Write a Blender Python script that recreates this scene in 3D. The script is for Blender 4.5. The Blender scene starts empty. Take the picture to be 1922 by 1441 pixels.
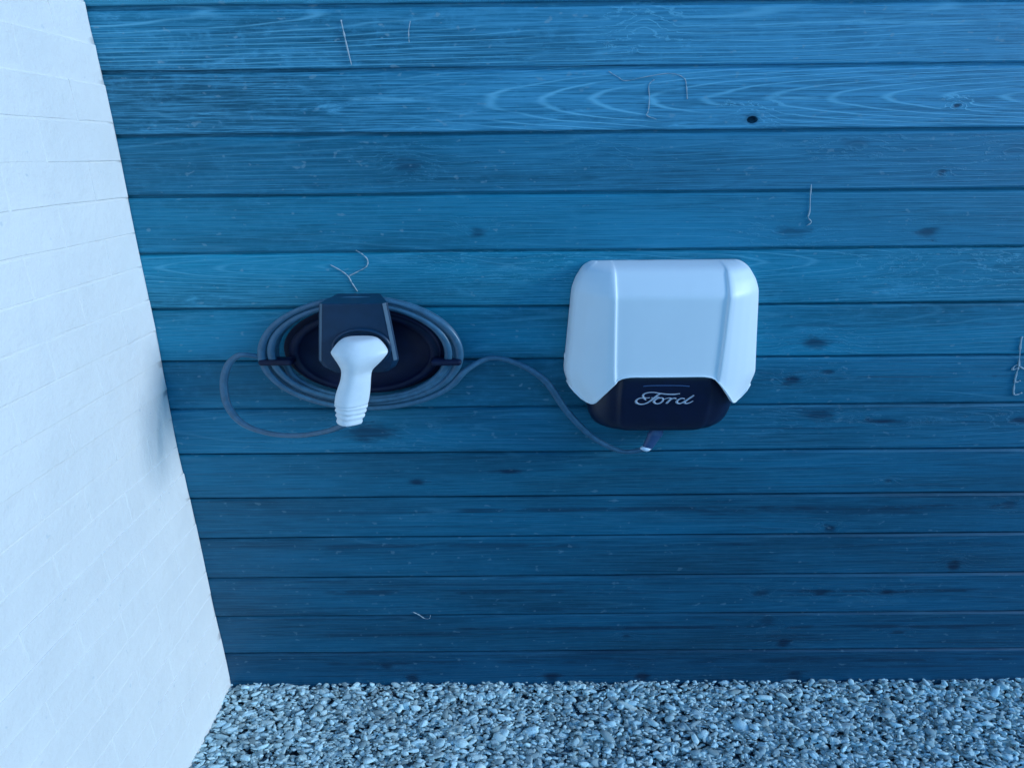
import bpy, bmesh, math, random
import numpy as np
from mathutils import Vector, noise

# ------------------------------------------------------------------ camera
scene = bpy.context.scene
COL = scene.collection
F, PIT, YAW, ROLL, DIST, CAMH = 1182.65, 0.352258, -0.0029298, -0.0092881, 1.36956, 1.40635
IW, IH = 1922, 1441
S = 1.75                      # things in this place are about 1.75 times as wide as usual

cam_data = bpy.data.cameras.new('camera')
cam_data.sensor_fit = 'HORIZONTAL'
cam_data.sensor_width = 36.0
cam_data.lens = 36.0 * F / IW
cam_data.clip_start = 0.02
cam_data.clip_end = 2000
cam = bpy.data.objects.new('camera', cam_data)
COL.objects.link(cam)
cam.location = (0, -DIST, CAMH)
cam.rotation_mode = 'XYZ'
from mathutils import Matrix
rot = Matrix.Rotation(-YAW, 3, 'Z') @ Matrix.Rotation(math.pi / 2 - PIT, 3, 'X') @ Matrix.Rotation(ROLL, 3, 'Z')
cam.rotation_euler = rot.to_euler('XYZ')
scene.camera = cam

# ------------------------------------------------------------------ world, sun, exposure
SUN_DIR = Vector((0.90, -0.20, 0.31)).normalized()      # towards the sun
world = bpy.data.worlds.new('World')
scene.world = world
world.use_nodes = True
wn = world.node_tree
for n in list(wn.nodes):
    wn.nodes.remove(n)
w_out = wn.nodes.new('ShaderNodeOutputWorld')
w_bg = wn.nodes.new('ShaderNodeBackground')
w_sky = wn.nodes.new('ShaderNodeTexSky')
w_sky.sky_type = 'NISHITA'
w_sky.sun_disc = False
w_sky.sun_elevation = math.asin(SUN_DIR.z)
w_sky.sun_rotation = math.atan2(SUN_DIR.x, SUN_DIR.y)
w_sky.air_density = 1.0
w_sky.dust_density = 0.0
w_sky.ozone_density = 8.0
w_bg.inputs['Strength'].default_value = 0.15
w_cast = wn.nodes.new('ShaderNodeMix')            # even cold cast over the whole sky
w_cast.data_type = 'RGBA'; w_cast.blend_type = 'MULTIPLY'
w_cast.inputs[0].default_value = 1.0
w_cast.inputs[7].default_value = (0.70, 1.0, 0.93, 1.0)
wn.links.new(w_sky.outputs[0], w_cast.inputs[6])
wn.links.new(w_cast.outputs[2], w_bg.inputs[0])
wn.links.new(w_bg.outputs[0], w_out.inputs[0])

sun_data = bpy.data.lights.new('sun', 'SUN')
sun_data.energy = 1.2
sun_data.angle = math.radians(15)
sun_data.color = (0.74, 0.88, 1.0)      # the photograph is cast in cold blue light
sun = bpy.data.objects.new('sun', sun_data)
COL.objects.link(sun)
sun.rotation_euler = SUN_DIR.to_track_quat('Z', 'Y').to_euler()
sun.location = SUN_DIR * 6

scene.view_settings.view_transform = 'Standard'
scene.view_settings.look = 'None'
scene.view_settings.gamma = 1
scene.view_settings.exposure = 0.95
scene.render.engine = 'CYCLES'

# ------------------------------------------------------------------ helpers
def P(px, py, off=0.0):
    """point that stands off metres in front of the plank wall, measured from the photograph"""
    x, y = px - IW / 2, py - IH / 2
    c, s = math.cos(-ROLL), math.sin(-ROLL)
    X, Y = (x * c - y * s) / F, (x * s + y * c) / F
    up = -Y
    c, s = math.cos(PIT), math.sin(PIT)
    yy = c + up * s
    z = -s + up * c
    c, s = math.cos(-YAW), math.sin(-YAW)
    xx, yy = X * c - yy * s, X * s + yy * c
    t = (DIST - off) / yy
    return Vector((xx * t, -off, CAMH + z * t))

def mesh_obj(name, verts, faces, mat=None, parent=None, smooth=False, loc=None):
    me = bpy.data.meshes.new(name)
    me.from_pydata([tuple(v) for v in verts], [], faces)
    me.validate()
    bm = bmesh.new(); bm.from_mesh(me)
    bmesh.ops.recalc_face_normals(bm, faces=bm.faces)
    bm.to_mesh(me); bm.free()
    if smooth:
        for p in me.polygons:
            p.use_smooth = True
    if mat:
        me.materials.append(mat)
    o = bpy.data.objects.new(name, me)
    COL.objects.link(o)
    if parent:
        o.parent = parent
        o.matrix_parent_inverse = Matrix.Translation(-parent.location)
    if loc:
        o.location = loc
    return o

def empty(name, loc):
    o = bpy.data.objects.new(name, None)
    COL.objects.link(o)
    o.location = loc
    o.empty_display_size = 0.05
    return o

def tag(o, label=None, cat=None, group=None, kind=None):
    if label: o['label'] = label
    if cat: o['category'] = cat
    if group: o['group'] = group
    if kind: o['kind'] = kind
    return o

def add_bevel(o, w, seg=2, angle=35):
    m = o.modifiers.new('bevel', 'BEVEL')
    m.width = w; m.segments = seg; m.limit_method = 'ANGLE'; m.angle_limit = math.radians(angle)
    return m

def catmull(pts, n=10):
    pts = [Vector(p) for p in pts]
    out = []
    for i in range(len(pts) - 1):
        p0 = pts[max(i - 1, 0)]; p1 = pts[i]; p2 = pts[i + 1]; p3 = pts[min(i + 2, len(pts) - 1)]
        for k in range(n):
            t = k / n
            out.append(0.5 * ((2 * p1) + (-p0 + p2) * t + (2 * p0 - 5 * p1 + 4 * p2 - p3) * t * t + (-p0 + 3 * p1 - 3 * p2 + p3) * t ** 3))
    out.append(pts[-1])
    return out

def tube(path, r, sides=10, stretch=S, cap=True):
    """tube round a path; r a number or list; sections are stretched in x like everything here"""
    pts = [Vector((p.x / stretch, p.y, p.z)) for p in map(Vector, path)]
    n = len(pts)
    rr = r if isinstance(r, (list, tuple)) else [r] * n
    verts, faces = [], []
    prev = None
    for i, p in enumerate(pts):
        t = (pts[min(i + 1, n - 1)] - pts[max(i - 1, 0)]).normalized()
        if prev is None:
            a = Vector((0, 1, 0)) if abs(t.y) < 0.9 else Vector((0, 0, 1))
            u = (a - t * a.dot(t)).normalized()
        else:
            u = (prev - t * prev.dot(t)).normalized()
        prev = u
        w = t.cross(u)
        for k in range(sides):
            a = 2 * math.pi * k / sides
            q = p + (u * math.cos(a) + w * math.sin(a)) * rr[i]
            verts.append((q.x * stretch, q.y, q.z))
    for i in range(n - 1):
        for k in range(sides):
            k2 = (k + 1) % sides
            faces.append((i * sides + k, i * sides + k2, (i + 1) * sides + k2, (i + 1) * sides + k))
    if cap:
        faces.append(tuple(range(sides)))
        faces.append(tuple(range((n - 1) * sides, n * sides)))
    return verts, faces

def grid_faces(nu, nv, closed=False):
    f = []
    for j in range(nv - 1):
        for i in range(nu - (0 if closed else 1)):
            i2 = (i + 1) % nu
            f.append((j * nu + i, j * nu + i2, (j + 1) * nu + i2, (j + 1) * nu + i))
    return f

# ------------------------------------------------------------------ materials
class NT:
    """tiny helper to write node graphs"""
    def __init__(self, name):
        self.mat = bpy.data.materials.new(name)
        self.mat.use_nodes = True
        self.t = self.mat.node_tree
        self.bsdf = self.t.nodes['Principled BSDF']
    def n(self, kind, **kw):
        nd = self.t.nodes.new(kind)
        for k, v in kw.items():
            setattr(nd, k, v)
        return nd
    def put(self, sock, v):
        if isinstance(v, (int, float)):
            sock.default_value = v
        elif isinstance(v, tuple):
            sock.default_value = v if len(v) == 3 or sock.type != 'RGBA' else v
        else:
            self.t.links.new(v, sock)
    def m(self, op, a, b=None, c=None, clamp=False):
        nd = self.n('ShaderNodeMath', operation=op, use_clamp=clamp)
        self.put(nd.inputs[0], a)
        if b is not None: self.put(nd.inputs[1], b)
        if c is not None: self.put(nd.inputs[2], c)
        return nd.outputs[0]
    def ss(self, v, lo, hi, a=0.0, b=1.0):
        nd = self.n('ShaderNodeMapRange', interpolation_type='SMOOTHSTEP')
        self.put(nd.inputs[0], v)
        nd.inputs[1].default_value = lo; nd.inputs[2].default_value = hi
        nd.inputs[3].default_value = a; nd.inputs[4].default_value = b
        return nd.outputs[0]
    def mix(self, f, a, b, mode='MIX'):
        nd = self.n('ShaderNodeMix', data_type='RGBA', blend_type=mode)
        self.put(nd.inputs[0], f)
        for s, v in ((nd.inputs[6], a), (nd.inputs[7], b)):
            if isinstance(v, tuple):
                s.default_value = (*v, 1.0)
            else:
                self.put(s, v)
        return nd.outputs[2]
    def noise(self, vec, scale, detail=3, rough=0.55, dist=0.0):
        nd = self.n('ShaderNodeTexNoise')
        self.put(nd.inputs['Vector'], vec)
        nd.inputs['Scale'].default_value = scale
        nd.inputs['Detail'].default_value = detail
        nd.inputs['Roughness'].default_value = rough
        nd.inputs['Distortion'].default_value = dist
        return nd.outputs[0]
    def mapped(self, vec, scale=(1, 1, 1), loc=(0, 0, 0), rotv=(0, 0, 0)):
        nd = self.n('ShaderNodeMapping')
        self.put(nd.inputs[0], vec)
        nd.inputs[1].default_value = loc
        nd.inputs[2].default_value = rotv
        nd.inputs[3].default_value = scale
        return nd.outputs[0]
    def pos(self):
        return self.n('ShaderNodeNewGeometry').outputs['Position']
    def bump(self, h, strength, dist=0.001):
        nd = self.n('ShaderNodeBump')
        nd.inputs['Strength'].default_value = strength
        nd.inputs['Distance'].default_value = dist
        self.put(nd.inputs['Height'], h)
        self.t.links.new(nd.outputs[0], self.bsdf.inputs['Normal'])
    def color(self, c):
        s = self.bsdf.inputs['Base Color']
        if isinstance(c, tuple): s.default_value = (*c, 1)
        else: self.t.links.new(c, s)

def simple(name, col, rough=0.5, spec=0.5, var=0.0, vscale=30, bump=0.0, bscale=200):
    t = NT(name)
    if var:
        f = t.noise(t.pos(), vscale, 5, 0.6)
        f = t.ss(f, 0.3, 0.7)
        t.color(t.mix(f, tuple(c * (1 - var) for c in col), tuple(min(1, c * (1 + var)) for c in col)))
    else:
        t.color(col)
    t.bsdf.inputs['Roughness'].default_value = rough
    t.bsdf.inputs['Specular IOR Level'].default_value = spec
    if bump:
        t.bump(t.noise(t.pos(), bscale, 3), bump, 0.0006)
    return t.mat

M_WHITE_PLASTIC = simple('white_plastic', (0.81, 0.86, 0.90), 0.44, 0.55, 0.008, 14)
M_PLUG = simple('plug_plastic', (0.74, 0.79, 0.83), 0.42, 0.5, 0.03, 40)
M_NAVY = simple('navy_black_plastic', (0.002, 0.006, 0.030), 0.34, 0.45, 0.15, 40, 0.15, 900)
M_NAVY_MATT = simple('navy_black_matt_plastic', (0.002, 0.007, 0.034), 0.55, 0.3, 0.15, 40)
M_DOCK = simple('dock_plastic', (0.003, 0.028, 0.070), 0.42, 0.4, 0.1, 40, 0.1, 900)
M_DOCK_LIT_EDGE = simple('dock_lit_edge_plastic', (0.060, 0.115, 0.175), 0.4, 0.5, 0.1, 40)
M_CABLE = simple('cable_rubber', (0.045, 0.130, 0.210), 0.34, 0.5, 0.15, 60)
M_CHROME = simple('letter_silver', (0.42, 0.46, 0.55), 0.35, 0.5)
M_GLAND = simple('gland_plastic', (0.03, 0.08, 0.19), 0.4, 0.5)
M_TIE = simple('white_tie', (0.7, 0.82, 0.95), 0.4, 0.5)
M_WEB = simple('pale_dry_stem', (0.42, 0.50, 0.55), 0.8, 0.2)
M_BACK = simple('black_membrane', (0.001, 0.004, 0.02), 0.9, 0.1)

def paint_wall():
    t = NT('white_painted_masonry')
    p = t.pos()
    a = t.noise(p, 3.5, 5, 0.6)
    b = t.noise(t.mapped(p, (1, 1, 0.35)), 22, 4, 0.6)
    c = t.mix(t.ss(a, 0.3, 0.7), (0.79, 0.77, 0.75), (0.85, 0.82, 0.79))
    c = t.mix(t.ss(b, 0.55, 0.8, 0, 0.35), c, (0.73, 0.73, 0.73))
    spots = t.noise(p, 60, 2, 0.5)
    c = t.mix(t.ss(spots, 0.70, 0.78, 0, 0.45), c, (0.55, 0.60, 0.64))
    t.color(c)
    t.bsdf.inputs['Roughness'].default_value = 0.75
    t.bsdf.inputs['Specular IOR Level'].default_value = 0.25
    h = t.m('ADD', t.m('ADD', t.noise(p, 45, 5, 0.65), t.m('MULTIPLY', t.noise(p, 11, 3, 0.5), 2.2)), t.m('MULTIPLY', t.noise(p, 260, 3, 0.6), 0.25))
    t.bump(h, 0.42, 0.005)
    return t.mat
M_PAINT = paint_wall()

GROOVES = [1.7930, 1.6723, 1.5616, 1.4445, 1.3269, 1.2084, 1.0871, 0.9644, 0.8463, 0.7284, 0.6068, 0.4911, 0.3692, 0.2461, 0.1220, 0.0]

def plank_mat(i, base, light, dark, ring, rings=(0.0, 0.03, 0.05, 0.006), knots=(), dust=0.3, streaks=(), warpamt=0.022, gx=None, light_ramp=None):
    """stained timber; base colour, light = amount of pale grain, dark = amount of dark streaks.
    rings = (x0, y0, slope, spacing): the board is cut slightly askew out of a log;
    knots = (x, z, rx, rz, strength), also used for one painted plug shadow"""
    rnd = random.Random(100 + i)
    t = NT('stained_timber_%02d' % i)
    p = t.pos()
    sep = t.n('ShaderNodeSeparateXYZ'); t.t.links.new(p, sep.inputs[0])
    x, z = sep.outputs[0], sep.outputs[2]
    zc = (GROOVES[i] + GROOVES[i + 1]) / 2
    off = (rnd.uniform(-50, 50), rnd.uniform(-50, 50), rnd.uniform(-50, 50))
    # log rings
    warp = t.noise(t.mapped(p, (2.2 / S, 1, 9), off), 1.0, 3, 0.5)
    warp2 = t.noise(t.mapped(p, (10 / S, 1, 60), off), 1.0, 2, 0.5)
    x0, y0, slope, sp = rings
    yy = t.m('ADD', t.m('MULTIPLY', t.m('SUBTRACT', x, x0), slope), y0)
    zz = t.m('SUBTRACT', z, zc + ring)
    r = t.m('SQRT', t.m('ADD', t.m('MULTIPLY', yy, yy), t.m('MULTIPLY', zz, zz)))
    r = t.m('ADD', r, t.m('MULTIPLY', t.m('SUBTRACT', warp, 0.5), warpamt))
    r = t.m('ADD', r, t.m('MULTIPLY', t.m('SUBTRACT', warp2, 0.5), 0.003))
    knotmask = None
    kno = t.noise(t.mapped(p, (38 / S, 30, 75), off), 1.0, 4, 0.65) if knots else None
    for (kx, kz, rx, rz, ks) in knots:
        dx = t.m('DIVIDE', t.m('SUBTRACT', x, kx), rx)
        dz = t.m('DIVIDE', t.m('SUBTRACT', z, kz), rz)
        d2 = t.m('ADD', t.m('MULTIPLY', dx, dx), t.m('MULTIPLY', dz, dz))
        d2 = t.m('MULTIPLY', d2, t.m('ADD', t.m('MULTIPLY', kno, 4.2), -1.0))
        g = t.m('EXPONENT', t.m('MULTIPLY', d2, -0.22))
        r = t.m('ADD', r, t.m('MULTIPLY', g, 0.016))
        core = t.m('MULTIPLY', t.ss(t.m('EXPONENT', t.m('MULTIPLY', d2, -0.8)), 0.12, 0.95), ks)
        knotmask = core if knotmask is None else t.m('ADD', knotmask, core)
    ph = t.m('FRACT', t.m('DIVIDE', r, sp))
    line = t.ss(t.m('ABSOLUTE', t.m('SUBTRACT', ph, 0.5)), 0.34, 0.5)          # peaks at ring borders
    gate = t.ss(t.noise(t.mapped(p, (4 / S, 1, 14), off), 1.0, 3, 0.6), 0.30, 0.55)
    line = t.m('MULTIPLY', line, gate)
    if gx:
        line = t.m('MULTIPLY', line, t.ss(x, gx[0], gx[1], 0.12, 1.0))
    # fibres
    fib = t.noise(t.mapped(p, (14 / S, 30, 420), off), 1.0, 4, 0.65)
    fib2 = t.noise(t.mapped(p, (3.5 / S, 8, 95), off), 1.0, 5, 0.6, 0.3)
    big = t.noise(t.mapped(p, (1.8 / S, 1, 7), off), 1.0, 4, 0.6)
    mott = t.noise(t.mapped(p, (60 / S, 60, 60), off), 1.0, 4, 0.7)
    b = (base[0], base[1] * 1.06, base[2] * 1.0)
    chalk = (b[0] + 0.15 * (0.3 + light), b[1] + 0.33 * (0.3 + light), b[2] + 0.40 * (0.3 + light))
    lo = tuple(c * 0.66 for c in b); hi = tuple(min(1, c * 1.34) for c in b)
    col = t.mix(t.ss(big, 0.28, 0.72), lo, hi)
    pk = 0.25 + light
    pale = (b[0] + 0.08 * pk, b[1] + 0.22 * pk, b[2] + 0.31 * pk)
    deep = (b[0] * 0.10, b[1] * 0.25, b[2] * 0.34)
    col = t.mix(t.m('MULTIPLY', t.ss(fib, 0.42, 0.66), 0.50 * (0.45 + light)), col, pale)
    col = t.mix(t.m('MULTIPLY', t.ss(fib, 0.50, 0.30), 0.38), col, deep)
    col = t.mix(t.m('MULTIPLY', t.ss(fib2, 0.50, 0.70), 0.85 * dark), col, deep)
    scuff = t.noise(t.mapped(p, (9 / S, 9, 30), off), 1.0, 6, 0.7, 0.6)
    col = t.mix(t.m('MULTIPLY', t.ss(scuff, 0.55, 0.72), 0.25 + 0.5 * light), col, pale)
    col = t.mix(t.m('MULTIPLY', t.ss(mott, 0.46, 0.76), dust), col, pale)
    if light_ramp:           # paler, dusty towards the right: brighter light there painted into the colour
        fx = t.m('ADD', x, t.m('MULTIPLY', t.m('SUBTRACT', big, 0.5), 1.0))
        col = t.mix(t.m('MULTIPLY', t.ss(fx, light_ramp[0], light_ramp[1]), t.ss(fib, 0.35, 0.65, light_ramp[2] * 0.35, light_ramp[2] * 0.85)), col, pale)
    col = t.mix(t.m('MULTIPLY', line, light), col, chalk)
    col = t.mix(t.m('MULTIPLY', t.ss(scuff, 0.62, 0.74), 0.15 + 0.5 * light), col, chalk)
    for (sx0, sx1, sz, sh, amt) in streaks:
        a = t.m('MULTIPLY', t.ss(x, sx0, sx0 + 0.04), t.ss(x, sx1 - 0.06, sx1, 1, 0))
        jit = t.m('MULTIPLY', t.m('SUBTRACT', warp2, 0.5), 0.012)
        e = t.m('DIVIDE', t.m('ABSOLUTE', t.m('ADD', t.m('SUBTRACT', z, sz), jit)), sh)
        e = t.m('MULTIPLY', t.ss(e, 0.4, 1.1, 1, 0), a)
        e = t.m('MULTIPLY', e, t.ss(fib, 0.25, 0.6, 0.35, 1.0))
        e = t.m('MULTIPLY', e, t.ss(scuff, 0.40, 0.56, 0.10, 1.0))
        col = t.mix(t.m('MULTIPLY', e, abs(amt)), col, chalk if amt > 0 else deep)
    if knotmask is not None:
        km = t.m('MULTIPLY', knotmask, t.ss(fib2, 0.3, 0.65, 0.45, 1.0), clamp=True)
        col = t.mix(km, col, deep)
    # small specks of dust and lime
    v = t.noise(t.mapped(p, (85 / S, 85, 85), off), 1.0, 2, 0.4)
    col = t.mix(t.ss(v, 0.68, 0.76, 0, min(0.6, 0.08 + dust * 0.9)), col, (0.25, 0.40, 0.48))
    t.color(col)
    t.bsdf.inputs['Roughness'].default_value = 0.55
    t.bsdf.inputs['Specular IOR Level'].default_value = 0.28
    h = t.m('ADD', t.m('MULTIPLY', fib, 0.6), t.m('MULTIPLY', line, 0.35))
    if knotmask is not None:
        h = t.m('SUBTRACT', h, t.m('MULTIPLY', knotmask, 0.5))
    t.bump(h, 0.8, 0.0014)
    return t.mat

# ------------------------------------------------------------------ ground
def gravel_sheet_mat():
    t = NT('gravel_bed')
    p = t.pos()
    v = t.n('ShaderNodeTexVoronoi'); t.put(v.inputs['Vector'], t.mapped(p, (1 / S, 1, 1)))
    v.inputs['Scale'].default_value = 75
    sepc = t.n('ShaderNodeSeparateColor'); t.t.links.new(v.outputs['Color'], sepc.inputs[0])
    c = t.mix(t.ss(sepc.outputs[0], 0.0, 1.0), (0.07, 0.14, 0.20), (0.34, 0.46, 0.55))
    c = t.mix(t.ss(v.outputs['Distance'], 0.35, 0.7), c, (0.02, 0.05, 0.09))
    t.color(c)
    t.bsdf.inputs['Roughness'].default_value = 0.9
    t.bump(t.m('SUBTRACT', 1.0, v.outputs['Distance']), 1.0, 0.008)
    return t.mat
gs = mesh_obj('ground', [(-300, -300, -0.022), (300, -300, -0.022), (300, 300, -0.022), (-300, 300, -0.022)], [(0, 1, 2, 3)], gravel_sheet_mat())
tag(gs, 'pale crushed stone ground at the foot of the walls', None, None, 'structure')

def gravel():
    rng = np.random.default_rng(7)
    bm = bmesh.new(); bmesh.ops.create_icosphere(bm, subdivisions=1, radius=1.0)
    ico1 = np.array([v.co[:] for v in bm.verts]); f1 = np.array([[v.index for v in f.verts] for f in bm.faces]); bm.free()
    bm = bmesh.new(); bmesh.ops.create_icosphere(bm, subdivisions=2, radius=1.0)
    ico2 = np.array([v.co[:] for v in bm.verts]); f2 = np.array([[v.index for v in f.verts] for f in bm.faces]); bm.free()
    allv, allf, cols, base = [], [], [], 0
    def variants(ico, n, chop):
        out = []
        for _ in range(n):
            v = ico.copy()
            for _k in range(chop):            # chip flat faces off, as crushed stone has them
                d = rng.normal(size=3); d /= np.linalg.norm(d)
                h = rng.uniform(0.38, 0.70)
                s = v @ d
                v -= np.outer(np.maximum(s - h, 0), d)
            v += rng.normal(scale=0.03, size=v.shape)
            out.append(v)
        return out
    V2 = variants(ico2, 24, 9); V1 = variants(ico1, 16, 4)
    def scatter(x0, x1, y0, y1, n, hi, zlo, zhi):
        nonlocal base
        for _ in range(n):
            x = rng.uniform(x0, x1); y = rng.uniform(y0, y1)
            v = (V2 if hi else V1)[rng.integers(24 if hi else 16)]
            ff = f2 if hi else f1
            s = rng.lognormal(math.log(0.0048), 0.40)
            sc = np.array([s * rng.uniform(1.0, 1.65), s * rng.uniform(0.75, 1.1), s * rng.uniform(0.5, 0.85)])
            q = v * sc
            # random rotation, mostly flat
            a = rng.uniform(0, 2 * math.pi); b = rng.normal(scale=0.45); c = rng.normal(scale=0.45)
            Rz = np.array([[math.cos(a), -math.sin(a), 0], [math.sin(a), math.cos(a), 0], [0, 0, 1]])
            Rx = np.array([[1, 0, 0], [0, math.cos(b), -math.sin(b)], [0, math.sin(b), math.cos(b)]])
            Ry = np.array([[math.cos(c), 0, math.sin(c)], [0, 1, 0], [-math.sin(c), 0, math.cos(c)]])
            q = q @ (Ry @ Rx @ Rz).T
            q[:, 0] *= 1.45
            swell = 0.006 * math.sin(x * 5 + 1) * math.sin(y * 7) + 0.010 * math.exp(-((y + 0.01) / 0.05) ** 2)
            z = rng.uniform(zlo, zhi) + swell
            allv.append(q + np.array([x, y, z])); allf.append(ff + base); base += len(v)
            g = rng.beta(1.2, 0.8)
            k = 0.30 + 0.62 * g
            tint = rng.uniform(-0.04, 0.05)
            cc = np.array([k * (0.76 + tint), k * 1.0, k * (1.04 - tint), 1.0])
            cols.append(np.repeat(cc[None], len(v), 0))
    scatter(-0.82, 1.75, -0.42, 0.012, 29000, True, -0.016, 0.005)
    scatter(-0.82, 2.3, -1.0, -0.41, 13000, False, -0.014, 0.004)
    v = np.concatenate(allv).astype(np.float32); f = np.concatenate(allf).astype(np.int32); c = np.concatenate(cols).astype(np.float32)
    me = bpy.data.meshes.new('gravel')
    me.vertices.add(len(v)); me.vertices.foreach_set('co', v.ravel())
    me.loops.add(f.size); me.loops.foreach_set('vertex_index', f.ravel())
    me.polygons.add(len(f)); me.polygons.foreach_set('loop_start', np.arange(0, f.size, 3, dtype=np.int32))
    me.update(calc_edges=True)
    at = me.color_attributes.new('stone', 'FLOAT_COLOR', 'POINT'); at.data.foreach_set('color', c.ravel())
    t = NT('crushed_stone')
    a = t.n('ShaderNodeAttribute', attribute_name='stone')
    n = t.noise(t.pos(), 260, 4, 0.6)
    t.color(t.mix(t.ss(n, 0.35, 0.7, 0, 0.28), a.outputs['Color'], (0.16, 0.24, 0.29)))
    t.bsdf.inputs['Roughness'].default_value = 0.9
    t.bsdf.inputs['Specular IOR Level'].default_value = 0.1
    t.bump(n, 0.4, 0.001)
    me.materials.append(t.mat)
    o = bpy.data.objects.new('gravel', me); COL.objects.link(o)
    tag(o, 'loose pale blue grey crushed stone below the plank wall', 'gravel', None, 'stuff')
gravel()

# ------------------------------------------------------------------ plank wall
wall = empty('plank_wall', (0.6, 0.012, 0))
tag(wall, 'blue stained wall of horizontal timber boards behind the charger', 'wall')
PX0, PX1 = -0.90, 2.35

def kn(px, py, rx, rz, s=1.0):
    q = P(px, py); return (q.x, q.z, rx * 0.0015, rz * 0.0013, s * 1.15)
def st(px0, px1, py, h, amt):
    a, b = P(px0, py), P(px1, py); return (a.x, b.x, a.z, h * 0.001, amt)

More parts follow.
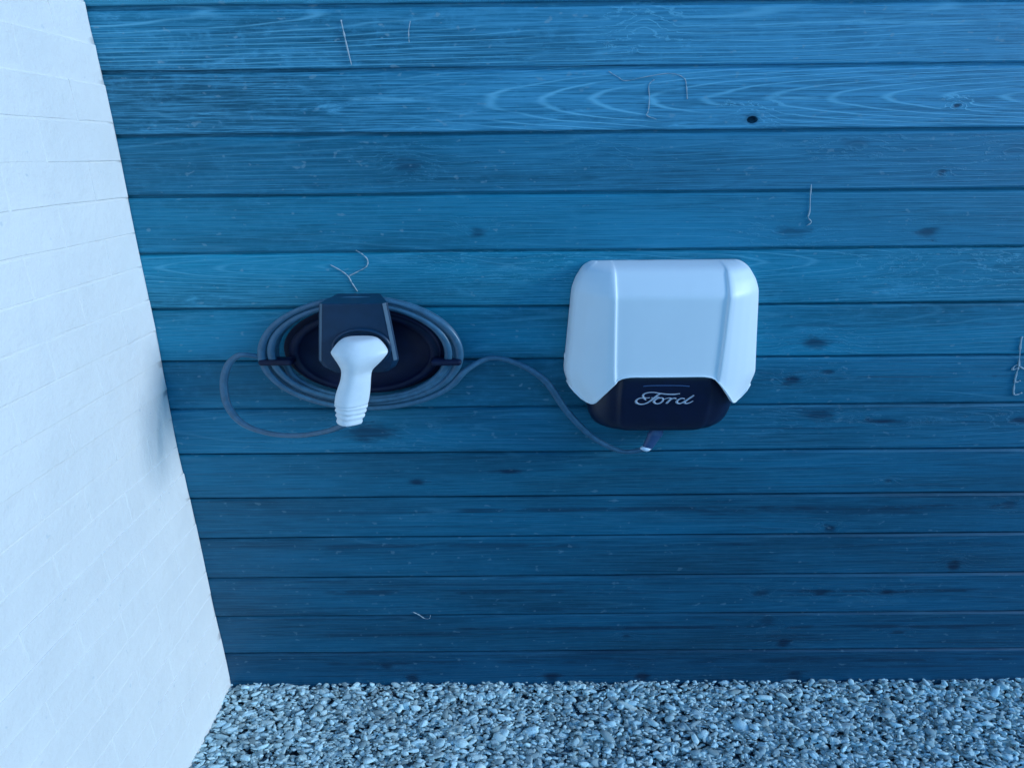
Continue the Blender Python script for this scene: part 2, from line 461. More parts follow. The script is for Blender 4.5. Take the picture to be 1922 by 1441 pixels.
SPEC = {  # base colours get darker down the wall, painting in the falloff of light
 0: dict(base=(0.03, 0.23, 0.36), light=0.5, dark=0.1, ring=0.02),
 1: dict(base=(0.01, 0.155, 0.265), light=0.75, dark=0.06, ring=0.045, light_ramp=(-0.6, 0.6, 1.0), rings=(0.0, 0.05, 0.02, 0.0075), dust=0.55,
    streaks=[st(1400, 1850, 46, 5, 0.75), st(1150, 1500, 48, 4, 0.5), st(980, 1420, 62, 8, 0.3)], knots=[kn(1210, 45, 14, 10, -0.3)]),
 2: dict(base=(0.006, 0.14, 0.245), light=0.90, dark=0.05, ring=-0.002, gx=(-0.30, -0.02), light_ramp=(-0.6, 0.5, 1.0), rings=(0.42, 0.055, -0.055, 0.0062), dust=0.3, warpamt=0.007,
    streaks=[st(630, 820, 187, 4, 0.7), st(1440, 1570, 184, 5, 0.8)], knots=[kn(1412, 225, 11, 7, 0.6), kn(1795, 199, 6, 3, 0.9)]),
 3: dict(base=(0.005, 0.142, 0.25), light=0.32, light_ramp=(-0.5, 0.6, 0.95), dark=0.10, ring=0.06, rings=(0, .06, .02, .008),
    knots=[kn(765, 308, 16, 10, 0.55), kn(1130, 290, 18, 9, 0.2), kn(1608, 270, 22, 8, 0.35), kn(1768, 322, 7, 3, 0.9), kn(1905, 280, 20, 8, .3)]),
 4: dict(base=(0.004, 0.165, 0.28), light=0.24, light_ramp=(-0.5, 0.9, 0.7), dark=0.12, ring=-0.06, rings=(0, .05, .015, .008),
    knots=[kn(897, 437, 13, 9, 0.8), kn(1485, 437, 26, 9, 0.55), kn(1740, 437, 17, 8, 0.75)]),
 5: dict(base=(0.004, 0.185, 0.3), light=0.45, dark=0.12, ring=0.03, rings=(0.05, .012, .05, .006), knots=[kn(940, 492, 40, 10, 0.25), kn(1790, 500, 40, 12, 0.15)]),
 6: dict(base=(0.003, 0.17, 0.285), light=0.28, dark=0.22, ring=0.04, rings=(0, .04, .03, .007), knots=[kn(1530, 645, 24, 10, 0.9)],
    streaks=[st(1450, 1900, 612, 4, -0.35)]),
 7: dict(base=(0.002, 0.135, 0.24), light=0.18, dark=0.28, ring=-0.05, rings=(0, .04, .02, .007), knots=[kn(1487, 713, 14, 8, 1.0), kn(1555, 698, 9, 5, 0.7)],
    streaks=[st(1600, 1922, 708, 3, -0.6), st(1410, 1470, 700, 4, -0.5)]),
 8: dict(base=(0.002, 0.122, 0.222), dust=0.14, light=0.25, dark=0.25, ring=0.012, rings=(0.75, .016, .05, .009), knots=[kn(1535, 778, 26, 11, 0.8), kn(1655, 790, 24, 5, 0.9), kn(695, 812, 42, 15, 0.75), kn(1915, 788, 18, 6, 0.8)],  # large oval under the plug is its shadow, painted like a knot
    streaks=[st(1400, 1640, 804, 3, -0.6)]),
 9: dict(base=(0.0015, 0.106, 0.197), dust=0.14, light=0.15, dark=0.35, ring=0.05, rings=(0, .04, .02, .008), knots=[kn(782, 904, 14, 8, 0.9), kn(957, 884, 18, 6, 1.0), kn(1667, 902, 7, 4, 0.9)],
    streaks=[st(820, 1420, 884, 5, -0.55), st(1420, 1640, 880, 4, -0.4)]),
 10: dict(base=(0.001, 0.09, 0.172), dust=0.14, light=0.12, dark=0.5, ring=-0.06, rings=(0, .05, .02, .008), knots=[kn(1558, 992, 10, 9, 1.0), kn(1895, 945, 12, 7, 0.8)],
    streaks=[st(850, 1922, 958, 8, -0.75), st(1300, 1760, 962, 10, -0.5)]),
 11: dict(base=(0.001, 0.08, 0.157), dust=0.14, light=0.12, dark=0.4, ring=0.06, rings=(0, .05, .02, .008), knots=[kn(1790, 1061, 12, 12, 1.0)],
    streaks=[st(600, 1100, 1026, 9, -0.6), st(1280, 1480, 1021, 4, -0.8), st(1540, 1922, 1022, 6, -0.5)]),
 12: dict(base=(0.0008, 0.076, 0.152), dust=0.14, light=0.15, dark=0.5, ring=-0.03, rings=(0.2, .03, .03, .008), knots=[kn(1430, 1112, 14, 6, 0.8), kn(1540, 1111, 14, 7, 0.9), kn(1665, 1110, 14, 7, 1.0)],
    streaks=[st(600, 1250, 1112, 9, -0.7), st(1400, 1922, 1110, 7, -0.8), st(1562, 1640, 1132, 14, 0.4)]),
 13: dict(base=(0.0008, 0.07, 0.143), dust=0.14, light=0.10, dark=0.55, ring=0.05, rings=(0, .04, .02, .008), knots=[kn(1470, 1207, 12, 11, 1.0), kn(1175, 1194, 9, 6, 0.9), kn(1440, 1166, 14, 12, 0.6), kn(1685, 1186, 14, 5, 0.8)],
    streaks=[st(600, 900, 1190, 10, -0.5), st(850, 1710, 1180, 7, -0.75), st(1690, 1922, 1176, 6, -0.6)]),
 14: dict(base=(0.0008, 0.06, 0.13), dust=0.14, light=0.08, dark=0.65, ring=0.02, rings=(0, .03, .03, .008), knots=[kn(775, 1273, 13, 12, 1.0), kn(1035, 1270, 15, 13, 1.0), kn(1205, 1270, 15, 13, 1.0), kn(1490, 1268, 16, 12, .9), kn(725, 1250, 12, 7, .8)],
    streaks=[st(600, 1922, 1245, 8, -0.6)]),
}

def plank(i, zt, zb, spec, gap):
    rnd = random.Random(i * 13 + 5)
    prof = [(0.020, 0), (0.004, 0), (0.0012, 0.0006), (0.0, 0.0024), (0.0, 0.35), (0.0, 0.7)]      # (y, z above the lower edge or fraction)
    zl = zb + 0.0012
    zf = zt - 0.0042 - gap
    sec = [(0.020, zl), (0.0042, zl), (0.0012, zl + 0.0008), (0.0, zl + 0.003)]
    for k in (0.25, 0.5, 0.75):
        sec.append((0.0, zl + (zf - zl) * k))
    sec += [(0.0, zf - 0.002), (0.0012, zf - 0.0002), (0.0052, zf + 0.0030), (0.0095, zf + 0.0034), (0.0100, zf + 0.0045), (0.0100, zt + 0.011), (0.020, zt + 0.011)]
    nx = 110
    tilt = rnd.uniform(-0.0012, 0.0012); proud = rnd.uniform(-0.0010, 0.0006)
    verts = []
    for a in range(nx):
        x = PX0 + (PX1 - PX0) * a / (nx - 1)
        for (y, z) in sec:
            fr = (z - zl) / (zf - zl)
            w = noise.noise(Vector((x * 3.1, i * 7.7, 0.3))) * 0.0011
            dy = noise.noise(Vector((x * 1.7, i * 3.3, z * 6))) * 0.0012 + tilt * (fr - 0.5) + proud
            dz = w + (noise.noise(Vector((x * 14, i * 5.1, 2.2))) * 0.0006 if fr < 0.05 or fr > 0.9 else 0)
            if y > 0.015: dy = 0
            verts.append((x, y + dy, z + dz))
    ns = len(sec)
    faces = []
    for a in range(nx - 1):
        for k in range(ns):
            k2 = (k + 1) % ns
            faces.append((a * ns + k, a * ns + k2, (a + 1) * ns + k2, (a + 1) * ns + k))
    faces.append(tuple(range(ns))); faces.append(tuple(range((nx - 1) * ns, nx * ns)))
    return mesh_obj('plank', verts, faces, plank_mat(i, **spec), wall)

planks = []
top = GROOVES[0]
for i in range(15):
    gap = {0: 0.003, 1: 0.0055, 2: 0.0042, 3: 0.0036, 4: 0.003}.get(i, 0.0024)
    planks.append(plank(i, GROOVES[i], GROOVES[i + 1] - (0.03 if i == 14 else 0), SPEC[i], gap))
zt = GROOVES[0]
for k in range(6):          # boards above the picture
    GROOVES_TOP = zt + 0.118
    pl = plank(0, GROOVES_TOP, zt, SPEC[0] if False else dict(base=(.03,.23,.36), light=0.3, dark=0.1, ring=0.01 * k), 0.002)
    zt = GROOVES_TOP
mesh_obj('backing', [(PX0, .0205, -.05), (PX1, .0205, -.05), (PX1, .0205, zt), (PX0, .0205, zt), (PX0, .06, -.05), (PX1, .06, -.05), (PX1, .06, zt), (PX0, .06, zt)],
         [(0, 1, 2, 3), (4, 5, 6, 7), (0, 1, 5, 4), (2, 3, 7, 6), (0, 3, 7, 4), (1, 2, 6, 5)], M_BACK, wall)

# knot hole drilled through the second board
hp = P(1412, 225)
tv, tf = tube([hp + Vector((0, -0.02, 0)), hp + Vector((0, 0.0185, 0))], 0.0068, 18, S * 0.95)
cut = mesh_obj('cutter', tv, tf)
bo = planks[2].modifiers.new('hole', 'BOOLEAN'); bo.operation = 'DIFFERENCE'; bo.object = cut; bo.solver = 'EXACT'
bpy.context.view_layer.update()
dg = bpy.context.evaluated_depsgraph_get()
newme = bpy.data.meshes.new_from_object(planks[2].evaluated_get(dg))
planks[2].modifiers.clear(); planks[2].data = newme
bpy.data.objects.remove(cut)

# ------------------------------------------------------------------ white painted brick wall on the left
XW = -0.8035
bw = empty('brick_wall', (XW - 0.05, -0.7, 0))
tag(bw, 'white painted brick side wall meeting the timber boards', 'wall')
def brick_meshes():
    out = []
    rnd = random.Random(3)
    for k in range(10):
        bm = bmesh.new()
        bmesh.ops.create_cube(bm, size=1.0)
        for v in bm.verts:
            v.co = Vector((v.co.x * 0.1, v.co.y * 0.2165, v.co.z * 0.0688))
        bmesh.ops.subdivide_edges(bm, edges=[e for e in bm.edges if abs(e.verts[0].co.y - e.verts[1].co.y) > 0.1], cuts=3)
        for v in bm.verts:
            if v.co.x > 0:
                v.co += Vector((rnd.uniform(-.0004, .0004), rnd.uniform(-.0012, .0012), rnd.uniform(-.0010, .0010)))
        bmesh.ops.bevel(bm, geom=[e for e in bm.edges if e.calc_face_angle(0) > 0.6 and (e.verts[0].co.x > 0 and e.verts[1].co.x > 0)], offset=0.0012, segments=1, affect='EDGES', profile=0.5)
        me = bpy.data.meshes.new('brick'); bm.to_mesh(me); bm.free()
        me.materials.append(M_PAINT)
        out.append(me)
    return out
BR = brick_meshes()
HALF = []
rnd = random.Random(11)
course = 0.0715
nb = 0
for c in range(32):
    z = -0.035 + c * course + course / 2
    shift = 0.0 if c % 2 == 0 else 0.11
    y = -0.0015
    first = True
    while y > -1.30:
        ln = 0.2185
        if first and c % 2: ln = 0.1085
        me = BR[rnd.randrange(10)]
        o = bpy.data.objects.new('brick', me); COL.objects.link(o)
        o.parent = bw
        o.matrix_parent_inverse = Matrix.Translation(-bw.location)
        bulge = 0.0035 * math.sin(z * 5.5 + 0.6) + 0.002 * math.sin(z * 13 + 1)
        o.location = (XW - 0.05 + rnd.uniform(-.0003, .0003) + bulge, y - ln / 2, z + rnd.uniform(-.0008, .0008))
        o.scale = (1, ln / 0.2185, 1)
        o.rotation_euler = (rnd.uniform(-.004, .004), rnd.uniform(-.004, .004), rnd.uniform(-.0012, .0012))
        y -= ln + 0.0005
        first = False
# painted-over mortar, a touch behind the brick faces
ny, nz = 60, 120
vv = []
for j in range(nz):
    z = -0.05 + j * 2.32 / (nz - 1)
    for i2 in range(ny):
        y = -0.0005 - i2 * 1.31 / (ny - 1)
        b_ = 1.0 * (0.0035 * math.sin(z * 5.5 + 0.6) + 0.002 * math.sin(z * 13 + 1))
        vv.append((XW - 0.0010 + b_ + noise.noise(Vector((y * 9, z * 9, 0))) * 0.0008, y, z))
front = len(vv)
ff = grid_faces(ny, nz)
o = mesh_obj('mortar', vv, ff, M_PAINT, bw, True)
so = o.modifiers.new('solid', 'SOLIDIFY'); so.thickness = 0.09; so.offset = -1 if o.data.polygons[0].normal.x > 0 else 1

# ------------------------------------------------------------------ wall charger
CX = 0.3265
ch = empty('wall_charger', (CX, 0, 0.86))
tag(ch, 'white and navy electric car charger with silver script lettering on timber boards', 'charger')

def lerp(a, b, t): return a + (b - a) * t
def interp(tab, t):
    for k in range(len(tab) - 1):
        if t <= tab[k + 1][0]:
            a, b = tab[k], tab[k + 1]
            u = (t - a[0]) / max(1e-9, b[0] - a[0])
            return tuple(lerp(a[m], b[m], u) for m in range(1, len(a)))
    return tab[-1][1:]

def charger_cover():
    # rows from the top down: t, z, back half width, front half width, front depth, side depth
    rows = [
        (0.00, 1.1860, 0.152, 0.119, 0.003, 0.000),
        (0.03, 1.1850, 0.160, 0.119, 0.022, 0.006),
        (0.06, 1.1810, 0.168, 0.119, 0.045, 0.016),
        (0.08, 1.1775, 0.173, 0.119, 0.059, 0.022),
        (0.10, 1.1725, 0.178, 0.119, 0.068, 0.028),
        (0.19, 1.1510, 0.191, 0.119, 0.0835, 0.036),
        (0.27, 1.1300, 0.198, 0.119, 0.0968, 0.040),
        (0.285, 1.1260, 0.1985, 0.119, 0.0985, 0.040),
        (0.30, 1.1220, 0.199, 0.119, 0.0992, 0.040),
        (0.60, 1.0450, 0.206, 0.117, 0.1025, 0.042),
        (0.85, 0.9850, 0.212, 0.115, 0.1045, 0.044),
        (1.00, 0.9560, 0.2165, 0.113, 0.1055, 0.045)]
    nv = 40
    # u stations: fraction across, each gives (x, depth) from row data
    us = []
    def section(wb, wf, D, sd):
        L = [(wb, 0.0), (wb + 0.001, sd * 0.5), (wb - 0.002, sd), (wb - 0.008, sd + 0.010),
             (lerp(wb, wf, 0.35), lerp(sd, D, 0.50)), (lerp(wb, wf, 0.62), lerp(sd, D, 0.76)), (lerp(wb, wf, 0.86), lerp(sd, D, 0.945)),
             (wf + 0.004, D - 0.0004), (wf, D + 0.0005), (wf - 0.003, D + 0.0002), (wf - 0.0062, D - 0.0030), (wf - 0.0095, D - 0.0036),
             (wf * 0.7, D - 0.0022), (wf * 0.35, D - 0.0012)]
        L.append((0.0, D - 0.001))
        F_ = [L[0]]
        for q0, q1 in zip(L[:-1], L[1:]):
            k_ = max(1, int(round(math.hypot(q1[0] - q0[0], q1[1] - q0[1]) / 0.012))) if False else 3
            for m_ in range(1, k_ + 1): F_.append((lerp(q0[0], q1[0], m_ / k_), lerp(q0[1], q1[1], m_ / k_)))
        return [(-a, b) for a, b in F_] + [(a, b) for a, b in reversed(F_[:-1])]
    verts = []
    nu = None
    for j in range(nv):
        t = (j / (nv - 1))
        t = t ** 1.25
        z, wb, wf, D, sd = interp(rows, t)
        secp = section(wb, wf, D, sd)
        nu = len(secp)
        # lower rim: wings hang lower than the centre panel
        for (x, dep) in secp:
            ax = abs(x)
            drop = interp([(0, 0), (.076, 0), (.094, .0030), (.104, .0080), (.113, .0170), (.124, .0300), (.135, .0440), (.146, .0570), (.154, .0640), (.162, .0675), (.172, .0690), (.190, .0685), (.200, .0630), (.208, .0520), (.2175, .0370)], ax)[0]
            zz = z - drop * max(0, (t - 0.35) / 0.65) ** 1.3
            fl = max(0.0, (t - 0.93) / 0.07) ** 2
            dep += 0.0008 * fl
            if abs(x) > 0.14 and zz < 0.945: x *= 1 - 0.115 * min(1.2, (0.945 - zz) / 0.055) * min(1, (abs(x) - 0.14) / 0.05)
            verts.append((CX + x, -dep - 0.003, zz))
    faces = grid_faces(nu, nv)
    faces.append(tuple(range(nu)))            # lid against the wall
    o = mesh_obj('cover', verts, faces, M_WHITE_PLASTIC, ch, True)
    edge = [Vector(v) for v in verts[-nu:]]
    edge = [e + Vector((0, -0.0006, 0.0002)) for e in edge[2:-2]]
    tv, tf = tube(edge, 0.0016, 10, 1.2)
    mesh_obj('cover_rim', tv, tf, M_WHITE_PLASTIC, o, True)
    s1 = o.modifiers.new('solid', 'SOLIDIFY'); s1.thickness = 0.006; s1.offset = -1
    add_bevel(o, 0.0015, 2, 50)
    o.modifiers.new('sub', 'SUBSURF').render_levels = 1
    return o
charger_cover()

def charger_body():
    rows = [  # z, side half width, front half width, front depth, side depth
        (1.10, 0.170, 0.090, 0.080, 0.030), (0.966, 0.176, 0.094, 0.0870, 0.032), (0.952, 0.178, 0.0945, 0.0955, 0.034), (0.946, 0.178, 0.0945, 0.0975, 0.034),
        (0.915, 0.1765, 0.096, 0.0970, 0.035), (0.890, 0.173, 0.096, 0.0950, 0.036), (0.864, 0.167, 0.095, 0.0915, 0.036), (0.838, 0.161, 0.093, 0.0860, 0.034),
        (0.820, 0.148, 0.088, 0.0780, 0.030), (0.811, 0.132, 0.078, 0.066, 0.024), (0.808, 0.100, 0.060, 0.050, 0.016)]
    verts = []
    for (z, wb, wf, D, sd) in rows:
        L = [(wb * 0.97, 0.0), (wb, sd), (lerp(wb, wf, 0.2), sd + (D - sd) * 0.42), (lerp(wb, wf, 0.6), sd + (D - sd) * 0.80), (wf + 0.010, D - 0.0075), (wf + 0.001, D - 0.001), (wf - 0.006, D), (wf * 0.5, D + 0.0005)]
        sec = [(-a, b) for a, b in L] + [(0, D + 0.0006)] + [(a, b) for a, b in reversed(L)]
        for x, dep in sec: verts.append((CX + 0.004 + x, -dep, z))
    nu = 17
    faces = grid_faces(nu, len(rows))
    faces.append(tuple(range(nu))); faces.append(tuple(range((len(rows) - 1) * nu, len(rows) * nu)))
    o = mesh_obj('lower_housing', verts, faces, M_NAVY, ch, True)
    s1 = o.modifiers.new('sub', 'SUBSURF'); s1.render_levels = 2; s1.levels = 2
    return o
body = charger_body()

# status bar and silver script letters, raised on the dark housing
FD = 0.0985
bar = catmull([P(1207, 725, FD), P(1225, 723.6, FD), P(1275, 723.6, FD), P(1294, 725, FD)], 6)
tv, tf = tube(bar, 0.0011, 8)
mesh_obj('status_bar', tv, tf, simple('status_bar_plastic', (0.05, 0.11, 0.25), 0.3), ch, True)

def zc(x, y):      # point of the enlarged lettering -> place on the housing
    return P(1170 + x / 10.678, 690 + y / 10.678, FD)
strokes = [
    ([(450, 648), (400, 612), (320, 612), (258, 655), (262, 702), (330, 730), (430, 722), (530, 672), (620, 600), (690, 545), (770, 512)], [.7, .9, 1, 1.2, 1.3, 1.2, 1.1, 1.2, 1.3, 1.1, .8]),
    ([(530, 600), (450, 606), (395, 585), (405, 535), (480, 502), (600, 495), (720, 512), (860, 530), (1010, 532), (1135, 518)], [.7, .9, 1.1, 1.1, 1.0, .9, .9, 1.1, 1.3, .6]),
    ([(560, 600), (640, 596), (720, 582)], [.7, .9, .6]),
    ([(745, 602), (670, 618), (610, 672), (640, 715), (715, 716), (785, 668), (790, 615), (745, 602)], [1.1, 1.2, 1.3, 1.2, 1.1, 1.1, 1.0, 1.0]),
    ([(785, 640), (850, 618), (925, 606), (950, 622), (910, 665), (860, 716)], [.7, .8, .9, 1.1, 1.3, 1.2]),
    ([(905, 668), (960, 628), (1020, 610), (1055, 622)], [.8, 1.0, 1.2, 1.0]),
    ([(1230, 622), (1160, 614), (1090, 650), (1068, 692), (1110, 718), (1180, 700), (1250, 650)], [.9, 1.1, 1.2, 1.3, 1.2, 1.0, .9]),
    ([(1412, 552), (1340, 600), (1262, 655), (1222, 698), (1262, 716), (1330, 700), (1395, 664)], [1.0, 1.2, 1.2, 1.3, 1.1, .9, .6]),
]
allv, allf = [], []
for pts, ws in strokes:
    path = catmull([zc(*q) for q in pts], 6)
    rr = []
    for k in range(len(path)):
        u = k / (len(path) - 1) * (len(ws) - 1); a = int(min(u, len(ws) - 2))
        rr.append(0.00125 * lerp(ws[a], ws[a + 1], u - a))
    tv, tf = tube(path, rr, 8)
    b0 = len(allv); allv += tv; allf += [tuple(v + b0 for v in f) for f in tf]
mesh_obj('script_lettering', allv, allf, M_CHROME, ch, True)

# hinge tabs on the left edge, cable outlet under the housing
for (px, py) in ((1078, 527), (1056, 664)):
    q = P(px, py, 0.012)
    bm = bmesh.new(); bmesh.ops.create_cube(bm, size=1.0)
    for v in bm.verts: v.co = Vector((q.x + 0.0105 + v.co.x * 0.014, -0.012 + v.co.y * 0.014, q.z - 0.006 + v.co.z * 0.016))
    me = bpy.data.meshes.new('tab'); bm.to_mesh(me); bm.free(); me.materials.append(M_WHITE_PLASTIC)
    o = bpy.data.objects.new('cover_tab', me); COL.objects.link(o); o.parent = ch; o.matrix_parent_inverse = Matrix.Translation(-ch.location)
    add_bevel(o, 0.003, 3)
g0, g1 = P(1236, 803, 0.055), P(1214, 842, 0.058)
path = [lerp(g0, g1, k / 12) for k in range(13)]
rr = [0.0085] * 3 + [0.0100, 0.0100, 0.0088, 0.0086, 0.0083, 0.008, 0.0078, 0.0075, 0.007, 0.0062]
tv, tf = tube(path, rr, 16)
mesh_obj('cable_outlet', tv, tf, M_GLAND, ch, True)

# ------------------------------------------------------------------ cable holder
HX, HZ = -0.332, 0.990
hd = empty('cable_holder', (HX, 0, HZ))
tag(hd, 'dark wall bracket with plug dock inside the coiled cable', 'cable holder')
def ell_ring(rx, rz, dep, n=64, cx=HX, cz=HZ):
    return [(cx + rx * math.cos(2 * math.pi * k / n), -dep, cz + rz * math.sin(2 * math.pi * k / n)) for k in range(n)]
rings_ = [ell_ring(.168, .094, .0), ell_ring(.168, .094, .030), ell_ring(.165, .0925, .033), ell_ring(.150, .084, .033), ell_ring(.146, .082, .030), ell_ring(.142, .080, .020), ell_ring(.09, .05, .018)]
vv = [v for r_ in rings_ for v in r_]
fs = grid_faces(64, len(rings_), True); fs.append(tuple(range(64 * (len(rings_) - 1), 64 * len(rings_))))
mesh_obj('drum', vv, fs, M_NAVY_MATT, hd, True)
R_ = [ell_ring(.186, .103, .0), ell_ring(.186, .103, .008), ell_ring(.183, .101, .011), ell_ring(.10, .06, .011)]
mesh_obj('shade_plate', [v for r_ in R_ for v in r_], grid_faces(64, 4, True), M_NAVY_MATT, hd, True)  # added dark disc, stands in for the shade inside the coil
for s_, (px, py) in ((-1, (496, 680)), (1, (856, 680))):
    q = P(px, py, 0.06)
    xa = HX + s_ * 0.150; xb = q.x + s_ * 0.012
    x0_, x1_ = min(xa, xb), max(xa, xb)
    bm = bmesh.new(); bmesh.ops.create_cube(bm, size=1.0)
    for v in bm.verts:
        v.co = Vector((lerp(x0_, x1_, v.co.x + .5), -0.052 + v.co.y * 0.032, q.z + v.co.z * 0.013))
    me = bpy.data.meshes.new('hook'); bm.to_mesh(me); bm.free(); me.materials.append(M_NAVY_MATT)
    o = bpy.data.objects.new('cable_hook', me); COL.objects.link(o); o.parent = hd; o.matrix_parent_inverse = Matrix.Translation(-hd.location)
    add_bevel(o, 0.006, 3)
# dock: hood that widens downwards
def dock():
    fz = [(1.122, .0600, .0), (1.09, .0640, .0), (1.04, .0700, .0), (1.00, .0745, .0), (.984, .0660, .004), (.971, .0480, .010)]
    cx = -0.3255
    nrow = len(fz)
    fr = 0.118
    verts, faces = [], []
    for (z, hw, d) in fz:
        verts += [(cx - hw, -fr + d, z), (cx + hw, -fr + d, z)]
    face = [(2 * k, 2 * k + 1, 2 * k + 3, 2 * k + 2) for k in range(nrow - 1)]
    base = len(verts)
    for (z, hw, d) in fz:
        verts += [(cx - hw - .010, -fr + d + .008, z), (cx + hw + .011, -fr + d + .008, z)]
    b2 = len(verts)
    for (z, hw, d) in fz:
        verts += [(cx - hw + .004, -0.02, z), (cx + hw - .022, -0.02, z)]
    faces += face
    faces += [(b2 + 2 * k, b2 + 2 * k + 1, b2 + 2 * k + 3, b2 + 2 * k + 2) for k in range(nrow - 1)]
    for k in range(nrow - 1):
        for s_ in (0, 1):
            faces.append((2 * k + s_, 2 * k + 2 + s_, base + 2 * k + 2 + s_, base + 2 * k + s_))
            faces.append((base + 2 * k + s_, base + 2 * k + 2 + s_, b2 + 2 * k + 2 + s_, b2 + 2 * k + s_))
    for k in (0, 2 * (nrow - 1)):
        faces.append((k, k + 1, base + k + 1, base + k)); faces.append((base + k, base + k + 1, b2 + k + 1, b2 + k))
    o = mesh_obj('plug_dock', verts, faces, M_DOCK, hd)
    add_bevel(o, 0.002, 3, 20)
    # pale edge strips: light on the dock chamfers, painted in
    for s_ in (0, 1):
        sg = -1 if s_ == 0 else 1
        v2, f2 = [], []
        rows_ = fz[:4]
        for (z, hw, d) in rows_:
            a = Vector((cx + sg * (hw + .0006), -fr + d - .0012, z)); b = Vector((cx + sg * (hw + (.0070 if s_ == 0 else .0075)), -fr + d + .0045, z))
            v2 += [tuple(a), tuple(b), tuple(b + Vector((0, .004, 0))), tuple(a + Vector((0, .004, 0)))]
        n_ = len(rows_)
        for k in range(n_ - 1):
            for m_ in range(4):
                f2.append((4 * k + m_, 4 * k + (m_ + 1) % 4, 4 * k + 4 + (m_ + 1) % 4, 4 * k + 4 + m_))
        f2 += [(0, 1, 2, 3), tuple(4 * (n_ - 1) + m_ for m_ in range(4))]
        e = mesh_obj('dock_lit_edge', v2, f2, M_DOCK_LIT_EDGE, o)
        add_bevel(e, 0.0012, 2)
    # socket collar the plug sits in
    cz = 1.030
    R = [ell_ring(.060, .040, .110, 40, -.3135, cz), ell_ring(.062, .041, .124, 40, -.3135, cz), ell_ring(.056, .037, .126, 40, -.3135, cz), ell_ring(.052, .034, .118, 40, -.3135, cz)]
    v3 = [v for r_ in R for v in r_]
    mesh_obj('socket_collar', v3, grid_faces(40, 4, True), M_DOCK, o, True)
    return o
dock()

# ------------------------------------------------------------------ charging cable with plug
cb = empty('charging_cable', (HX, -0.03, 0.86))
tag(cb, 'dark coiled charging cable with white plug handle resting in dock', 'charging cable')
path = []
path += [P(1216, 838, .058), P(1195, 846, .055), P(1160, 845, .045), P(1110, 818, .036), P(1065, 773, .030), P(1030, 722, .026), P(1000, 697, .026), P(960, 678, .028), P(925, 672, .031), P(900, 679, .032)]
turns = 4.45
N = int(turns * 22)
for k in range(N + 1):
    u = k / N
    a = -0.10 * math.pi - 2 * math.pi * (turns - 0.035) * u          # starts on the right, goes down and round, ends on the left
    rr_ = 1.015 - 0.185 * u + 0.016 * math.sin(a * 0.5 + 1.0) + 0.016 * math.sin(a * 1.37 + 2.0)
    sag = -0.004 * (1 - u) * math.cos(a) ** 2
    path.append(Vector((HX + 0.2235 * rr_ * math.cos(a), -(0.020 + 0.038 * (0.5 + 0.5 * math.sin(u * 9.2 + 0.4))), HZ + 0.004 + 0.126 * rr_ * math.sin(a) + sag)))
path += [P(462, 666, .060), P(440, 672, .062), P(426, 690, .064), P(420, 722, .070), P(428, 762, .082), P(456, 795, .098), P(505, 813, .118), P(560, 817, .142), P(610, 810, .166), P(640, 800, .182), P(657, 790, .190)]
pp = catmull(path, 5)
tv, tf = tube(pp, 0.0053, 12)
mesh_obj('cable', tv, tf, M_CABLE, cb, True)
# white tie by the outlet
q = P(1213, 841, .058)
tv, tf = tube([q + Vector((-.006, 0, -.004)), q + Vector((-.002, 0, -.001)), q + Vector((.004, 0, .003))], [0.0066, 0.0072, 0.0068], 14)
mesh_obj('cable_tie', tv, tf, M_TIE, cb, True)

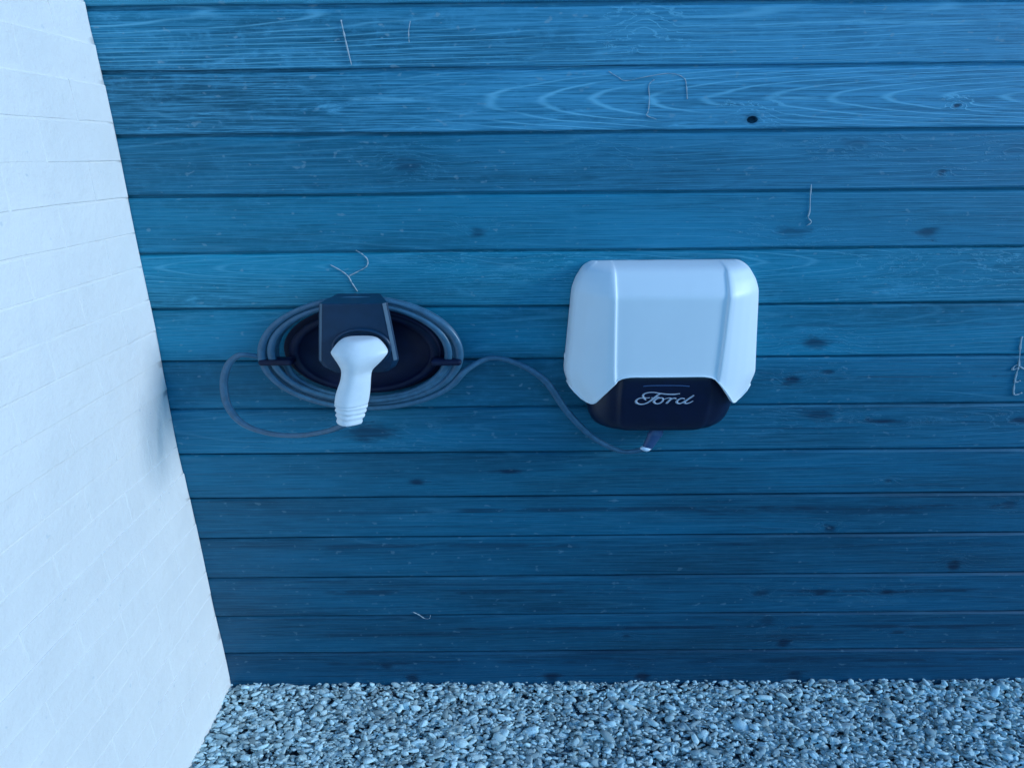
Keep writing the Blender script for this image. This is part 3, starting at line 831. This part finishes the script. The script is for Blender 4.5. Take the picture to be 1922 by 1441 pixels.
def plug():
    rows = [  # y px, left px, right px, off, half thickness
        (633.5, 652, 694, .150, .012), (635, 644, 704, .153, .022), (638, 638, 710, .155, .027), (644, 631.5, 717, .157, .031), (652, 625.5, 723, .160, .034), (658, 621, 727, .162, .035), (661, 620, 728, .163, .035), (664, 621, 727.5, .164, .035), (670, 625, 723, .166, .034),
        (678, 630.5, 716, .168, .032), (686, 636, 707.5, .169, .029), (692, 639, 701, .170, .027), (697, 640.5, 697.5, .170, .0255), (706, 640, 696, .171, .0245), (716, 638, 695.5, .173, .024), (728, 633.5, 695, .175, .024), (740, 629.5, 694, .178, .0245), (750, 628, 692.5, .180, .0245), (756, 627.4, 691, .182, .0243), (762, 627, 690, .184, .024)]
    n = 28
    verts = []
    def ring(y, l, r, off, th):
        a, b = P(l, y, off), P(r, y, off)
        c = (a + b) / 2; hw = (b - a).x / 2
        out = []
        for k in range(n):
            an = 2 * math.pi * k / n
            ca, sa = math.cos(an), math.sin(an)
            e = 0.72
            x = hw * math.copysign(abs(ca) ** e, ca)
            d = th * math.copysign(abs(sa) ** (0.8), sa)
            if d > 0:       # two planes meeting in a soft ridge down the front, left of the middle
                q_ = abs(x / hw + 0.10) / 1.10
                d = th * (0.22 + 0.86 * (1 - min(1, math.sqrt(q_ * q_ + 0.004)))) * (1 - min(1, abs(x / hw)) ** 7)
            out.append((c.x + x, -off - d, c.z))
        return out
    for rw in rows: verts += ring(*rw)
    fs = grid_faces(n, len(rows), True)
    fs.append(tuple(range(n))); fs.append(tuple(range(n * (len(rows) - 1), n * len(rows))))
    h = mesh_obj('plug_handle', verts, fs, M_PLUG, cb, True)
    m = h.modifiers.new('sub', 'SUBSURF'); m.levels = 1; m.render_levels = 1
    # ribbed strain relief
    verts = []; nr = 0
    ys = [760, 763, 765, 767, 770, 772, 774, 777, 779, 781, 784, 787, 791, 794, 795.5]
    gr = [1.0, 1.0, .93, .93, 1.0, 1.0, .92, .92, 1.0, 1.0, .91, .91, .98, .95, .70]
    for y, g in zip(ys, gr):
        u = (y - 760) / 35
        l = lerp(627.5, 631, u); r = lerp(690, 679, u ** 1.2)
        c = (l + r) / 2
        rw = ring(y, c + (l - c) * g, c + (r - c) * g, lerp(.1835, .192, u), lerp(.0235, .019, u) * g)
        # rings lean with the handle
        verts += [(x, yv, z + (x - P(c, y, .19).x) * -0.045) for (x, yv, z) in rw]
        nr += 1
    fs = grid_faces(n, nr, True); fs.append(tuple(range(n * (nr - 1), n * nr))); fs.append(tuple(range(n)))
    mesh_obj('strain_relief', verts, fs, M_PLUG, h, True)
    # nozzle into the dock
    R = [ell_ring(.042, .024, .112, 32, -.3135, 1.028), ell_ring(.042, .024, .150, 32, -.3120, 1.030)]
    mesh_obj('nozzle', [v for r_ in R for v in r_], grid_faces(32, 2, True) + [tuple(range(32))], M_NAVY, h, True)
plug()

# ------------------------------------------------------------------ dry stems and web threads caught on the boards
def thread(name, label, polys, r=0.0011, off=0.002, cat='dry stem'):
    vs, fs_ = [], []
    for poly in polys:
        pts = catmull([P(x, y, off) for x, y in poly], 4)
        rnd_ = random.Random(len(label) + len(pts))
        rr_ = [r * 0.8 * rnd_.uniform(0.2, 1.3) for _ in pts]
        tv, tf = tube(pts, rr_, 6, 1.3)
        b0 = len(vs); vs += tv; fs_ += [tuple(v + b0 for v in f) for f in tf]
    base = P(*polys[0][-1], off)
    o = mesh_obj(name, vs, fs_, M_WEB, None, True)
    tag(o, label, cat, 'pale bits caught on the boards')
    return o
thread('dry_stem', 'pale slanting stem stuck on the top board near white wall', [[(640, 38), (646, 65), (653, 95), (660, 123)]], 0.0016)
thread('dry_stem', 'short faint upright stem on the top board', [[(770, 40), (767, 60), (768, 80)]], 0.0010)
thread('dry_stem', 'forked curling stem rising above the cable coil', [[(671, 547), (660, 530), (653, 518), (640, 508), (620, 497)], [(653, 519), (675, 508), (688, 500), (690, 488), (680, 477), (668, 470)]], 0.0014)
thread('web_thread', 'bent pale thread hanging on second board above charger', [[(1142, 134), (1160, 145), (1175, 152), (1215, 144), (1258, 138), (1283, 146), (1288, 160), (1290, 186)]], 0.0010, cat='web thread')
thread('web_thread', 'short upright thread beside the bent one on second board', [[(1228, 150), (1218, 160), (1219, 185), (1217, 208), (1214, 217), (1232, 224)]], 0.0010, cat='web thread')
thread('dry_stem', 'pale upright stem on fourth board at upper right of charger', [[(1523, 346), (1521, 368), (1520, 395), (1517, 408), (1523, 417), (1514, 424)]], 0.0012)
thread('web_thread', 'small curled thread low on boards above the gravel', [[(775, 1148), (786, 1153), (797, 1160), (806, 1160), (808, 1154)]], 0.0012, cat='web thread')
thread('web_thread', 'white torn web tuft at right edge of boards', [[(1918, 632), (1915, 650), (1914, 665), (1912, 690)], [(1912, 690), (1900, 694), (1908, 685), (1922, 693)], [(1911, 691), (1905, 716), (1915, 714)], [(1905, 715), (1903, 740), (1918, 737)]], 0.0019, cat='web thread')
